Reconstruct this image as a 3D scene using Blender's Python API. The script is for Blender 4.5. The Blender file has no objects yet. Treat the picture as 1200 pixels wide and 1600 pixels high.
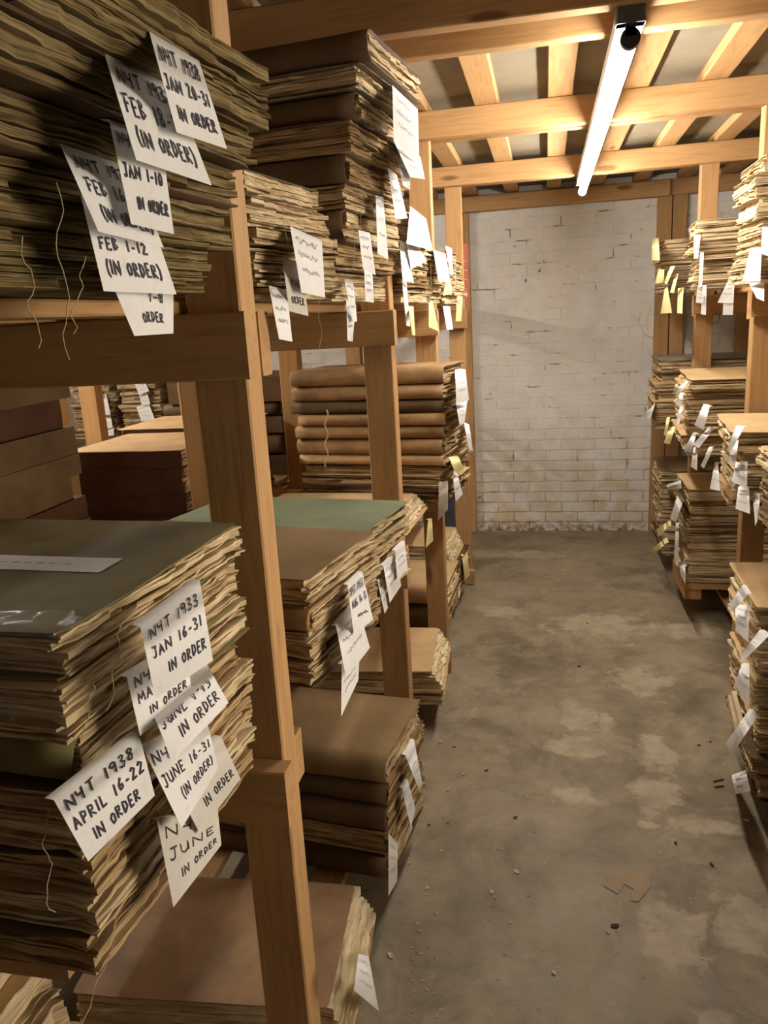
import bpy, math, random
from mathutils import Vector, Matrix
S = bpy.context.scene
COL = S.collection
rnd = random.Random(7)
PI = math.pi

# ------------------------------------------------------------------ camera
F, PITCH, YAW, ROLL, EYE = 1220.9, .24386, -.2118, .05664, 1.6
cp, sp, cy, sy = math.cos(PITCH), math.sin(PITCH), math.cos(YAW), math.sin(YAW)
fw = Vector((sy * cp, cy * cp, -sp)); r0 = Vector((cy, -sy, 0)); d0 = fw.cross(r0)
RT = r0 * math.cos(ROLL) + d0 * math.sin(ROLL); DN = d0 * math.cos(ROLL) - r0 * math.sin(ROLL)
EYEP = Vector((0, 0, EYE))
cam = bpy.data.objects.new('camera', bpy.data.cameras.new('camera')); COL.objects.link(cam)
cam.data.sensor_fit = 'VERTICAL'; cam.data.sensor_height = 36; cam.data.lens = 36 * F / 1600
cam.data.clip_start = .02
cam.matrix_world = Matrix(((RT.x, -DN.x, -fw.x, 0), (RT.y, -DN.y, -fw.y, 0), (RT.z, -DN.z, -fw.z, EYE), (0, 0, 0, 1)))
S.camera = cam
# ------------------------------------------------------------------ world, exposure, lamps' strengths
W = bpy.data.worlds.new('world'); S.world = W; W.use_nodes = True
W.node_tree.nodes['Background'].inputs[0].default_value = (1, .8, .55, 1)
W.node_tree.nodes['Background'].inputs[1].default_value = .0
S.view_settings.view_transform = 'Standard'; S.view_settings.look = 'None'
S.view_settings.exposure = 0.0; S.view_settings.gamma = 1; S.view_settings.use_curve_mapping = False
TUBE_MAIN, TUBE_SIDE, TUBE_REAR_FILL = 115.0, 175.0, 3.5
LAMP_COLOR = (1.0, .93, .84)
# added fill light, set in an invented doorway in the unseen right wall
FILL_DOOR_Y0, FILL_DOOR_Y1, FILL_DOOR_H, FILL_POWER = .35, 1.95, 2.02, 12.5
dl = bpy.data.lights.new('added_fill_light', 'AREA'); dl.shape = 'RECTANGLE'; dl.size = FILL_DOOR_Y1 - FILL_DOOR_Y0; dl.size_y = FILL_DOOR_H - .8; dl.spread = 1.25
dl.energy = FILL_POWER; dl.color = (1.0, .87, .70)
do = bpy.data.objects.new('added_fill_light', dl); COL.objects.link(do)
do.location = (1.93, (FILL_DOOR_Y0 + FILL_DOOR_Y1) / 2, FILL_DOOR_H / 2 + .37)
do.rotation_euler = Vector((-1, 0, 0)).to_track_quat('-Z', 'Z').to_euler()


def ray(px, py):
    return RT * ((px - 600) / F) + DN * ((py - 800) / F) + fw


def on_plane(px, py, p, n):                       # where a sight line meets a real surface
    d = ray(px, py)
    return EYEP + d * ((p - EYEP).dot(n) / d.dot(n))


def at_z(px, py, z=0):
    return on_plane(px, py, Vector((0, 0, z)), Vector((0, 0, 1)))


# ------------------------------------------------------------------ materials
class NT:
    def __init__(s, name):
        s.m = bpy.data.materials.new(name); s.m.use_nodes = True
        s.t = s.m.node_tree; s.b = s.t.nodes['Principled BSDF']
    def n(s, typ, **kw):
        nd = s.t.nodes.new('ShaderNode' + typ)
        for k, v in kw.items():
            if k[0] == 'i' and k[1:].isdigit(): s.set(nd.inputs[int(k[1:])], v)
            elif k.startswith('in_'): s.set(nd.inputs[k[3:].replace('_', ' ')], v)
            else: setattr(nd, k, v)
        return nd
    def set(s, sock, v):
        if isinstance(v, bpy.types.NodeSocket): s.t.links.new(v, sock)
        elif isinstance(v, bpy.types.Node): s.t.links.new(v.outputs[0], sock)
        else: sock.default_value = v
    def math(s, op, a, b=0.0, c=None, clamp=False):
        nd = s.n('Math', operation=op, i0=a, i1=b); nd.use_clamp = clamp
        if c is not None: s.set(nd.inputs[2], c)
        return nd.outputs[0]
    def coord(s, scale=(1, 1, 1), rand=True, kind='Object'):
        tc = s.n('TexCoord').outputs[kind]
        mp = s.n('Mapping', in_Vector=tc, in_Scale=scale)
        if rand:
            oi = s.n('ObjectInfo').outputs['Random']
            cb = s.n('CombineXYZ', i0=s.math('MULTIPLY', oi, 37.0), i1=s.math('MULTIPLY', oi, 91.0), i2=s.math('MULTIPLY', oi, 53.0))
            s.set(mp.inputs['Location'], cb)
        return mp.outputs[0]
    def noise(s, vec, scale=5, detail=4, rough=.55, dist=0.0):
        return s.n('TexNoise', in_Vector=vec, in_Scale=scale, in_Detail=detail, in_Roughness=rough, in_Distortion=dist).outputs[0]
    def ramp(s, fac, stops):
        nd = s.n('ValToRGB', i0=fac); e = nd.color_ramp.elements
        while len(e) < len(stops): e.new(.5)
        for el, (p, c) in zip(e, stops):
            el.position = p; el.color = (*c, 1) if len(c) == 3 else c
        return nd.outputs[0]
    def mix(s, fac, a, b, mode='MIX'):
        nd = s.n('Mix', data_type='RGBA', blend_type=mode)
        s.set(nd.inputs[0], fac); s.set(nd.inputs[6], a if not isinstance(a, tuple) else (*a, 1)); s.set(nd.inputs[7], b if not isinstance(b, tuple) else (*b, 1))
        return nd.outputs[2]
    def mr(s, v, a, b, c=0.0, d=1.0):
        return s.n('MapRange', i0=v, i1=a, i2=b, i3=c, i4=d).outputs[0]
    def bump(s, h, strength=.3, dist=.002):
        s.set(s.b.inputs['Normal'], s.n('Bump', in_Strength=strength, in_Distance=dist, in_Height=h).outputs[0])
    def fin(s, col=None, rough=.8, spec=.25):
        if col is not None: s.set(s.b.inputs['Base Color'], col if not isinstance(col, tuple) else (*col, 1))
        s.set(s.b.inputs['Roughness'], rough); s.b.inputs['Specular IOR Level'].default_value = spec
        return s.m


def wood(axis, dark=(.335, .18, .07), light=(.45, .265, .115)):
    t = NT('wood_' + axis)
    st = {'x': (.6, 9, 9), 'y': (9, .6, 9), 'z': (9, 9, .6)}[axis]
    v = t.coord(st); g = t.noise(v, 6, 5, .6, 1.2)
    st2 = {'x': (2, 7, 7), 'y': (7, 2, 7), 'z': (7, 7, 2)}[axis]
    vor = t.n('TexVoronoi', in_Vector=t.coord(st2), in_Scale=1.0).outputs['Distance']
    knot = t.mr(vor, .07, .13, 1, 0)
    c = t.ramp(g, [(.25, dark), (.5, light), (.75, tuple(min(1, q * 1.12) for q in light))])
    big = t.noise(t.coord((1, 1, 1)), 2.2, 2)
    c = t.mix(t.mr(big, .45, .75, 0, .35), c, tuple(q * .7 for q in dark), 'MIX')
    c = t.mix(t.math('MULTIPLY', knot, .75), c, (.13, .055, .02))
    t.bump(g, .15, .001)
    return t.fin(c, .72, .2)


def paper_edge(name, a, b, c):                     # stacked newsprint seen from its edges
    t = NT(name)
    v = t.coord((5, 5, 520)); s1 = t.noise(v, 1, 3, .7)
    v2 = t.coord((12, 12, 120)); s2 = t.noise(v2, 1, 3, .6)
    f = t.math('ADD', t.math('MULTIPLY', s1, .6), t.math('MULTIPLY', s2, .4))
    col = t.ramp(f, [(.36, a), (.48, b), (.60, c)])
    t.bump(f, .6, .003)
    return t.fin(col, .95, .05)


def sheet(name, base, var=.18, rough=.85, spec=.15, spots=0.0):
    t = NT(name)
    n1 = t.noise(t.coord((1, 1, 1)), 6, 5, .6); n2 = t.noise(t.coord((1, 1, 1)), 60, 3)
    dk = tuple(q * (1 - var * 1.7) for q in base); lt = tuple(min(1, q * (1 + var)) for q in base)
    c = t.ramp(n1, [(.3, dk), (.55, base), (.75, lt)])
    c = t.mix(t.math('MULTIPLY', t.mr(n2, .55, .75), .25), c, tuple(q * .6 for q in base))
    if spots: c = t.mix(t.math('MULTIPLY', t.mr(t.noise(t.coord(), 3.5, 3, .6, 1.5), .5, .68), spots), c, (base[0] * .55, base[1] * .5, base[2] * .35))
    t.bump(n2, .15, .001)
    return t.fin(c, rough, spec)


def flat(name, col, rough=.7, spec=.2, metal=0):
    t = NT(name); n1 = t.noise(t.coord(), 25, 3)
    c = t.mix(t.math('MULTIPLY', n1, .3), col, tuple(q * .7 for q in col)); t.b.inputs['Metallic'].default_value = metal
    return t.fin(c, rough, spec)


WX, WY, WZ = wood('x'), wood('y'), wood('z')
PG = {'C': paper_edge('newsprint_cream', (.16, .095, .042), (.48, .355, .20), (.74, .61, .40)),
      'T': paper_edge('newsprint_tan', (.13, .075, .032), (.36, .24, .12), (.58, .43, .24)),
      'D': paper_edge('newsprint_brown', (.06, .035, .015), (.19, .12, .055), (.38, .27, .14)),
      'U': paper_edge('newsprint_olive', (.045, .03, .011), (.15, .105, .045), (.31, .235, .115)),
      'P': paper_edge('newsprint_pale', (.34, .25, .13), (.66, .54, .33), (.83, .72, .50))}
CV = {'K': sheet('kraft_wrap', (.38, .235, .11), .28, .8, .2, .5), 'T': sheet('tan_board', (.56, .38, .19), .10, .8, .2, .15),
      'G': sheet('green_board', (.165, .195, .115), .12, .6, .3, .2), 'O': sheet('olive_board', (.185, .15, .062), .18, .75, .15, .35),
      'D': sheet('dark_wrap', (.115, .066, .029), .25, .7, .25, .4), 'R': sheet('red_brown_board', (.07, .027, .012), .2, .7, .25, .3),
      'B': sheet('brown_board', (.225, .145, .065), .12, .75, .2, .2), 'P': sheet('pale_sheet', (.62, .50, .30), .15, .9, .1, .3),
      'M': sheet('grey_board', (.20, .165, .11), .15, .7, .2, .3), 'V': sheet('rose_tan_board', (.38, .235, .125), .22, .55, .35, .5)}
CNAME = {'K': 'brown kraft-wrapped', 'T': 'tan board-covered', 'G': 'green board-covered', 'O': 'olive-grey covered', 'D': 'dark brown-wrapped',
         'R': 'red-brown hardbound', 'B': 'brown board-covered', 'P': 'pale uncovered', 'M': 'grey board-covered', 'V': 'pinkish-tan covered'}
WHITE = sheet('white_paper', (.80, .79, .78), .03, .85, .15); YELLOW = sheet('yellow_paper', (.78, .68, .33), .08, .85, .15)
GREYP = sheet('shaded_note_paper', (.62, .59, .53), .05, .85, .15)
INK = flat('marker_ink', (.05, .045, .06), .7); FAINT = flat('pencil_grey', (.38, .38, .40), .8)
TWINE = flat('twine', (.55, .43, .26), .9, .1)


def mk_plastic():
    t = NT('clear_plastic'); b = t.b
    b.inputs['Base Color'].default_value = (.9, .9, .88, 1); b.inputs['Roughness'].default_value = .12
    b.inputs['Alpha'].default_value = .07; b.inputs['Specular IOR Level'].default_value = .7
    t.bump(t.noise(t.coord(), 40, 3), .5, .004)
    return t.m


PLASTIC = mk_plastic()


def mk_brick(axis):
    t = NT('painted_brick_' + axis)
    tc = t.n('TexCoord').outputs['Object']; sx = t.n('SeparateXYZ', i0=tc)
    u = sx.outputs[0] if axis == 'x' else sx.outputs[1]; z = sx.outputs[2]
    vec = t.n('CombineXYZ', i0=u, i1=z, i2=0.0).outputs[0]
    wob = t.n('TexNoise', in_Vector=vec, in_Scale=9.0, in_Detail=3.0).outputs[1]
    v2 = t.n('VectorMath', operation='MULTIPLY_ADD'); t.set(v2.inputs[0], wob); v2.inputs[1].default_value = (.02, .02, 0); t.set(v2.inputs[2], vec)
    br = t.n('TexBrick', in_Vector=v2.outputs[0], in_Scale=1.0, in_Mortar_Size=.006, in_Mortar_Smooth=.6, in_Brick_Width=.228, in_Row_Height=.0765)
    br.inputs['Color1'].default_value = (1, 1, 1, 1); br.inputs['Color2'].default_value = (.55, .55, .55, 1); br.inputs['Mortar'].default_value = (0, 0, 0, 1)
    mort = br.outputs['Fac']; tint = br.outputs['Color']
    low = t.mr(z, .10, .95, 1, 0)
    pn = t.noise(vec, 4.5, 5, .65); fine = t.noise(vec, 30, 5, .7)
    base = t.ramp(pn, [(.3, (.68, .66, .61)), (.5, (.77, .755, .715)), (.72, (.84, .83, .80))])
    base = t.mix(t.math('MULTIPLY', t.mr(pn, .52, .72), .30), base, (.63, .52, .31))
    st = t.noise(vec, 6.5, 4, .6, .6)
    stain = t.math('MULTIPLY', t.mr(st, .40, .62), t.math('ADD', t.math('MULTIPLY', low, .8), .10))
    base = t.mix(stain, base, (.58, .44, .22))
    bt = t.n('SeparateColor', i0=tint).outputs[0]
    base = t.mix(t.math('MULTIPLY', t.mr(bt, .5, .95), t.math('ADD', .05, t.math('MULTIPLY', low, .3))), base, (.82, .80, .76))
    gate = t.math('ADD', t.mr(t.noise(vec, 5, 3), .52, .70, .0, .45), t.math('MULTIPLY', low, .55), clamp=True)
    base = t.mix(t.math('MULTIPLY', t.math('MULTIPLY', mort, gate), .62), base, (.24, .18, .10))
    crack = t.math('MULTIPLY', t.mr(fine, .66, .72), t.mr(t.noise(vec, 3, 2), .48, .62))
    base = t.mix(t.math('MULTIPLY', crack, .8), base, (.12, .08, .05))
    ck = t.n('TexVoronoi', in_Vector=v2.outputs[0], in_Scale=3.1, feature='DISTANCE_TO_EDGE').outputs['Distance']
    line = t.math('MULTIPLY', t.mr(ck, .004, .012, 1, 0), t.mr(t.noise(vec, 2.3, 3), .56, .66))
    base = t.mix(t.math('MULTIPLY', line, .45), base, (.22, .17, .11))
    spot = t.math('MULTIPLY', t.mr(t.noise(vec, 17, 2, .5), .70, .74), t.mr(t.noise(vec, 2.0, 2), .40, .55))
    base = t.mix(t.math('MULTIPLY', spot, .8), base, (.13, .09, .055))
    deep = t.math('MULTIPLY', mort, t.mr(t.noise(vec, 6.5, 3), .58, .66))
    base = t.mix(t.math('MULTIPLY', deep, .8), base, (.10, .075, .05))
    foot = t.math('MULTIPLY', t.mr(z, 0, .10, 1, 0), t.mr(t.noise(vec, 22, 4), .42, .58))
    base = t.mix(foot, base, (.16, .12, .08))
    h = t.math('SUBTRACT', t.math('ADD', t.math('MULTIPLY', pn, .6), t.math('MULTIPLY', fine, .45)), t.math('MULTIPLY', mort, t.math('ADD', .22, t.math('MULTIPLY', low, .5))))
    t.bump(h, .55, .012)
    return t.fin(base, .75, .25)


def mk_concrete():
    t = NT('worn_concrete')
    v = t.n('TexCoord').outputs['Object']
    n1 = t.noise(v, 1.6, 6, .62, .4); n2 = t.noise(v, 9, 6, .65); n3 = t.noise(v, 70, 4, .7)
    c = t.ramp(n1, [(.28, (.11, .083, .049)), (.48, (.205, .163, .102)), (.70, (.30, .242, .155))])
    c = t.mix(t.math('MULTIPLY', t.mr(n2, .45, .72), .45), c, (.36, .295, .20))
    c = t.mix(t.math('MULTIPLY', t.mr(n2, .46, .3), .5), c, (.12, .10, .075))
    n4 = t.noise(v, 4.2, 9, .72, .5)
    c = t.mix(t.math('MULTIPLY', t.mr(n4, .50, .64), .55), c, (.36, .295, .205))
    c = t.mix(t.math('MULTIPLY', t.mr(n4, .47, .34), .6), c, (.105, .08, .052))
    wob = t.n('TexNoise', in_Vector=v, in_Scale=7.0, in_Detail=8.0, in_Roughness=.7).outputs[1]
    tot = None                                    # worn pale patches where the screed has flaked
    for px, py, rx, ry in [(935, 978, 80, 18), (1000, 1062, 45, 22), (1030, 1175, 25, 30), (1025, 1235, 42, 22), (905, 1120, 26, 16), (945, 1127, 14, 14), (1060, 1470, 50, 62), (1105, 1292, 58, 12),
                           (1165, 1440, 55, 42), (1118, 1592, 30, 16), (1010, 1285, 18, 8), (900, 1165, 45, 14), (1080, 985, 60, 10), (780, 955, 50, 8), (900, 1245, 40, 15), (780, 865, 90, 6)]:
        p = at_z(px, py); q = at_z(px + rx, py); s = at_z(px, py - ry)
        sub = t.n('VectorMath', operation='SUBTRACT', i0=v, i1=tuple(p))
        mp = t.n('VectorMath', operation='MULTIPLY', i0=sub.outputs[0], i1=(1 / abs(q.x - p.x), 1 / abs(s.y - p.y), 1))
        ad = t.n('VectorMath', operation='MULTIPLY_ADD'); t.set(ad.inputs[0], wob); ad.inputs[1].default_value = (4.2, 4.2, 0); t.set(ad.inputs[2], mp.outputs[0])
        sh = t.n('VectorMath', operation='SUBTRACT', i0=ad.outputs[0], i1=(2.1, 2.1, 0))
        ln = t.n('VectorMath', operation='LENGTH', i0=sh.outputs[0]).outputs['Value']
        m = t.mr(ln, .75, 1.15, 1, 0)
        tot = m if tot is None else t.math('MAXIMUM', tot, m)
    c = t.mix(t.math('MULTIPLY', t.math('MULTIPLY', tot, t.mr(n2, .35, .6, .35, 1)), .85), c, (.42, .35, .245))
    pt = t.mr(t.noise(v, 2.6, 7, .68, .3), .60, .64)
    c = t.mix(t.math('MULTIPLY', pt, .35), c, (.37, .31, .22))
    sp = t.mr(t.noise(v, 45, 3, .6), .68, .74)
    c = t.mix(t.math('MULTIPLY', sp, .6), c, (.45, .38, .27))
    c = t.mix(t.math('MULTIPLY', t.mr(t.noise(v, 33, 4, .6), .32, .27), .7), c, (.07, .055, .04))
    t.bump(t.math('ADD', t.math('MULTIPLY', n2, .5), t.math('MULTIPLY', n3, .3)), .35, .006)
    return t.fin(c, t.mr(n2, .3, .7, .42, .72), .35)


BRX, BRY, CONC = mk_brick('x'), mk_brick('y'), mk_concrete()
PANEL = sheet('roof_panel', (.25, .215, .15), .08, .8, .2, .15)


def emit(name, col, st):
    t = NT(name); t.b.inputs['Base Color'].default_value = (.9, .9, .9, 1)
    t.b.inputs['Emission Color'].default_value = (*col, 1); t.b.inputs['Emission Strength'].default_value = st
    return t.m


# ------------------------------------------------------------------ object helpers
def mesh(name, v, f, mat, parent=None, loc=(0, 0, 0), rz=0, smooth=False):
    me = bpy.data.meshes.new(name); me.from_pydata([tuple(p) for p in v], [], f); me.update()
    if mat: me.materials.append(mat)
    if smooth: me.polygons.foreach_set('use_smooth', [True] * len(me.polygons))
    o = bpy.data.objects.new(name, me); COL.objects.link(o)
    if parent: o.parent = parent
    o.location = loc; o.rotation_euler = (0, 0, rz)
    return o


def empty(name, loc=(0, 0, 0), rz=0):
    o = bpy.data.objects.new(name, None); COL.objects.link(o); o.location = loc; o.rotation_euler = (0, 0, rz)
    o.empty_display_size = .05
    return o


def tag(o, label, cat, group=None):
    o['label'] = label; o['category'] = cat
    if group: o['group'] = group
    return o


def box(x0, x1, y0, y1, z0, z1, b=.0):
    if b <= 0:
        v = [(x, y, z) for z in (z0, z1) for y in (y0, y1) for x in (x0, x1)]
        return v, [(0, 2, 3, 1), (4, 5, 7, 6), (0, 1, 5, 4), (2, 6, 7, 3), (0, 4, 6, 2), (1, 3, 7, 5)]
    v = []; f = []                                # long edges eased
    ring = lambda z, i: [(x0 + i, y0 + 0, z), (x1 - i, y0, z), (x1, y0 + i, z), (x1, y1 - i, z), (x1 - i, y1, z), (x0 + i, y1, z), (x0, y1 - i, z), (x0, y0 + i, z)]
    for z in (z0, z1): v += ring(z, b)
    f += [tuple(range(7, -1, -1)), tuple(range(8, 16))] + [(i, (i + 1) % 8, 8 + (i + 1) % 8, 8 + i) for i in range(8)]
    return v, f


def timber(name, x0, x1, y0, y1, z0, z1, parent=None, mat=None, b=.003):
    cx, cyy, cz = (x0 + x1) / 2, (y0 + y1) / 2, (z0 + z1) / 2
    hx, hy, hz = (x1 - x0) / 2, (y1 - y0) / 2, (z1 - z0) / 2
    L = max(hx, hy, hz)
    if L == hz: v, f = box(-hx, hx, -hy, hy, -hz, hz, b); m = WZ
    elif L == hx:
        v, f = box(-hy, hy, -hz, hz, -hx, hx, b); v = [(p[2], p[0], p[1]) for p in v]; m = WX
    else:
        v, f = box(-hz, hz, -hx, hx, -hy, hy, b); v = [(p[1], p[2], p[0]) for p in v]; m = WY
    return mesh(name, v, f, mat or m, parent, (cx, cyy, cz))


def cyl(r, p, q, n=16, cap=True):
    p = Vector(p); q = Vector(q); d = (q - p).normalized()
    a = d.orthogonal().normalized(); c = d.cross(a); v = []
    for e in (p, q): v += [e + (a * math.cos(2 * PI * i / n) + c * math.sin(2 * PI * i / n)) * r for i in range(n)]
    f = [(i, (i + 1) % n, n + (i + 1) % n, n + i) for i in range(n)]
    if cap: f += [tuple(range(n - 1, -1, -1)), tuple(range(n, 2 * n))]
    return v, f


def join(parts):
    V = []; Fc = []
    for v, f in parts:
        k = len(V); V += list(v); Fc += [tuple(i + k for i in q) for q in f]
    return V, Fc


def tube_path(pts, r, n=5):
    V = []; Fc = []; pts = [Vector(p) for p in pts]
    for i, p in enumerate(pts):
        d = (pts[min(i + 1, len(pts) - 1)] - pts[max(i - 1, 0)]).normalized(); a = d.orthogonal().normalized(); c = d.cross(a)
        V += [p + (a * math.cos(2 * PI * k / n) + c * math.sin(2 * PI * k / n)) * r for k in range(n)]
    for i in range(len(pts) - 1):
        Fc += [(i * n + k, i * n + (k + 1) % n, (i + 1) * n + (k + 1) % n, (i + 1) * n + k) for k in range(n)]
    return V, Fc


# ------------------------------------------------------------------ the room
YB = 5.70


def struct(name, v, f, m):
    o = mesh(name, v, f, m); o['kind'] = 'structure'; return o


struct('floor', *box(-3.6, 1.9, -3.0, YB + .15, -.12, 0), CONC)
struct('wall_back', *box(-3.75, 2.05, YB, YB + .15, 0, 2.52), BRX)
struct('wall_left', *box(-3.75, -3.6, -3.15, YB, 0, 2.52), BRY)
struct('wall_right', *join([box(1.9, 2.05, -3.15, FILL_DOOR_Y0, 0, 2.52), box(1.9, 2.05, FILL_DOOR_Y1, YB, 0, 2.52), box(1.9, 2.05, FILL_DOOR_Y0, FILL_DOOR_Y1, FILL_DOOR_H, 2.52)]), BRY)
dr = mesh('added_door_1', *join([box(1.88, 2.06, FILL_DOOR_Y0 - .05, FILL_DOOR_Y0 + .005, 0, FILL_DOOR_H + .05), box(1.88, 2.06, FILL_DOOR_Y1 - .005, FILL_DOOR_Y1 + .05, 0, FILL_DOOR_H + .05), box(1.88, 2.06, FILL_DOOR_Y0, FILL_DOOR_Y1, FILL_DOOR_H - .005, FILL_DOOR_H + .05)]), WZ); dr['kind'] = 'structure'  # invented frame around the added fill light, out of view
struct('wall_front', *box(-3.6, 1.9, -3.15, -3.0, 0, 2.52), BRX)
ceil = struct('ceiling', *box(-3.6, 1.9, -3.0, YB, 2.402, 2.5), PANEL)
ZB = 2.262                                        # underside of the cross beams
for i in range(-12, 7):
    x = .055 + .272 * i
    if x < -3.5 or x > 1.8: continue
    timber('joist', x - .045, x + .045, -2.95, YB - .02, 2.362, 2.401, ceil)
POSTY = [1.15, 2.335, 3.325, 4.53]
beamn = ['nearest', 'second', 'third', 'fourth', 'fifth', 'sixth', 'seventh', 'eighth']
bspec = []
for y in (-1.6, .0): bspec.append((y - .2, y - .13))
bspec += [(1.09, 1.135), (2.075, 2.125), (2.275, 2.32), (3.27, 3.317), (3.40, 3.445), (4.48, 4.522), (4.60, 4.645)]
btext = ['far behind the camera', 'behind the camera', 'over the first left post', 'dark front beam under the ceiling before the tube lamp', 'lit beam behind the dark front beam', 'front one of the paired beams at the third left post',
         'rear one of the paired beams at the third left post', 'front one of the paired beams at the fourth left post', 'rear one of the paired beams at the fourth left post']
for k, ((y0, y1), tx) in enumerate(zip(bspec, btext)):
    x1 = 1.86
    z0 = ZB + (.012 if k in (6, 8) else 0)
    o = timber('ceiling_beam', -3.55, x1, y0, y1, z0, 2.361)
    tag(o, 'pine crossbeam, ' + tx, 'beam', 'pine crossbeams under the ceiling')
# wall plate and studs against the brick
hd = timber('trim_1', -3.5, 1.85, YB - .055, YB - .002, 2.262, 2.361); hd['kind'] = 'structure'
hd2 = timber('trim_2', -.62, .78, YB - .10, YB - .058, 2.255, 2.35); hd2['kind'] = 'structure'
for k, x in enumerate((-.60, .715, .81, 1.23)):
    o = timber('trim_%d' % (k + 3), x, x + .088, YB - .056, YB - .002, .005, 2.26); o['kind'] = 'structure'

# ------------------------------------------------------------------ timber racks
SH = {'B': .112, 'M': .887, 'U': 1.642}           # shelf surfaces


def rack(name, label, xf, xr, out, posts, mids=(), rails=True, lead=0.0, xb=None, pw=.088, pd=.065, ends=.02, ztop=2.26, levels=((.0, .09), (.765, .865), (1.52, 1.62))):
    root = empty(name, ((xf + xr) / 2, posts[0], 0)); tag(root, label, 'rack')
    P = Vector(root.location); xb = xr if xb is None else xb
    def tb(n, x0, x1, y0, y1, z0, z1):
        o = timber(n, min(x0, x1) - P.x, max(x0, x1) - P.x, y0 - P.y, y1 - P.y, z0, z1, root); return o
    for k, y in enumerate(posts):
        tb('post', xf, xf - out * pw, y, y + pd, .001, 2.36)
        tb('post', xr, xr + out * pw, y, y + pd, .001, 2.36)
        for m in mids: tb('post', m, m - out * pw, y, y + pd, .001, 2.36)
        for (z0, z1) in levels:
            j = rnd.uniform(-.006, .006)
            tb('bearer', xf + out * (ends + j), xb, y - .046, y - .001, max(z0 + j, .002), z1)
            tb('bearer', xf + out * (ends - .02 + j), xb, y + pd + .001, y + pd + .046, max(z0 - j, .002), z1)
    for (z0, z1) in levels:
        for q in (.10, .36, .62, .84)[:3 if abs(xb - xr) < .01 else 4]:
            xx = xf - out * (.03 + q * abs(xb - xf))
            tb('shelf_slat', xx, xx - out * .095, posts[0] - lead, posts[-1] + (.98 if rails else .1), z1 + .001, z1 + .021)
    return root


LR = rack('timber_rack', 'tall pine rack of paper stacks along the left side of the aisle', -.45, -1.15, 1, POSTY, lead=.49)
RR = rack('timber_rack', 'pine rack of paper stacks along the right side of the aisle', .775, 1.50, -1, [2.12, 3.285, 4.50], ends=.015)
R2 = rack('timber_rack', 'pine rack behind the left one, lit from the next aisle', -2.19, -1.59, -1, [2.335, 3.40], xb=-1.18, lead=1.1, ends=.01, levels=((.0, .09), (.765, .865)))
R3 = rack('timber_rack', 'small pine rack against the end wall of the next aisle', -3.40, -2.42, 1, [5.46], mids=(-2.66,), rails=False, lead=.56, pd=.06)

# ------------------------------------------------------------------ tube lamps
EM = emit('lamp_glow_main', LAMP_COLOR, TUBE_MAIN); EM2 = emit('lamp_glow_side', LAMP_COLOR, TUBE_SIDE); EM3 = emit('added_glow_rear', LAMP_COLOR, TUBE_REAR_FILL)
BATTEN = flat('white_enamel', (.75, .74, .70), .4, .4); CAP = flat('shaded_end_cap', (.10, .10, .095), .6); HOLD = flat('black_holder', (.03, .03, .03), .4, .4)  # end cap darkened in its colour to stand for its unlit side


def lamp(x, y0, y1, em, label, dx=.012):
    t = empty('fluorescent_lamp', (x, y0, 2.2)); tag(t, label, 'lamp')
    L = y1 - y0
    v, f = box(-.031, .031, 0, L, .026, .0605); mesh('batten', v, f, BATTEN, t)
    v, f = box(-.034, .034, -.006, .03, .026, .0608, .004); mesh('end_cap', v, f, CAP, t)
    v, f = box(-.034, .034, L - .03, L + .006, .026, .0608, .004); mesh('end_cap', v, f, CAP, t)
    for y in (.0, L - .022):
        h = mesh('tube_holder', *join([cyl(.023, (0, y, -.004), (0, y + .02, -.004), 20), box(-.012, .012, y, y + .02, 0, .04)]), HOLD, t, smooth=False)
    tb = mesh('tube', *cyl(.019, (0, .021, -.004), (0, L - .023, -.004), 20), em, t, smooth=True)
    return t


tl = lamp(.195, 2.10, 4.64, EM, 'glowing fluorescent tube lamp under the ceiling beams over the aisle')
lamp(-2.75, 1.7, 3.9, EM2, 'fluorescent tube lamp over the next aisle beyond the left rack')
lamp(.30, -2.3, -.9, EM3, 'added dim tube lamp, unseen behind the camera')  # added lamp, out of view, for weak fill from behind

# ------------------------------------------------------------------ bound newspaper volumes


def wave_fn(seed):
    r = random.Random(seed); k = [(r.uniform(-.8, .8), r.uniform(4, 15), r.uniform(0, 6), r.uniform(.3, 1)) for _ in range(4)]
    return lambda x, y: sum(a * (1 + p * x) * math.sin(q * y + s) for p, q, s, a in k) / 2.2


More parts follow.
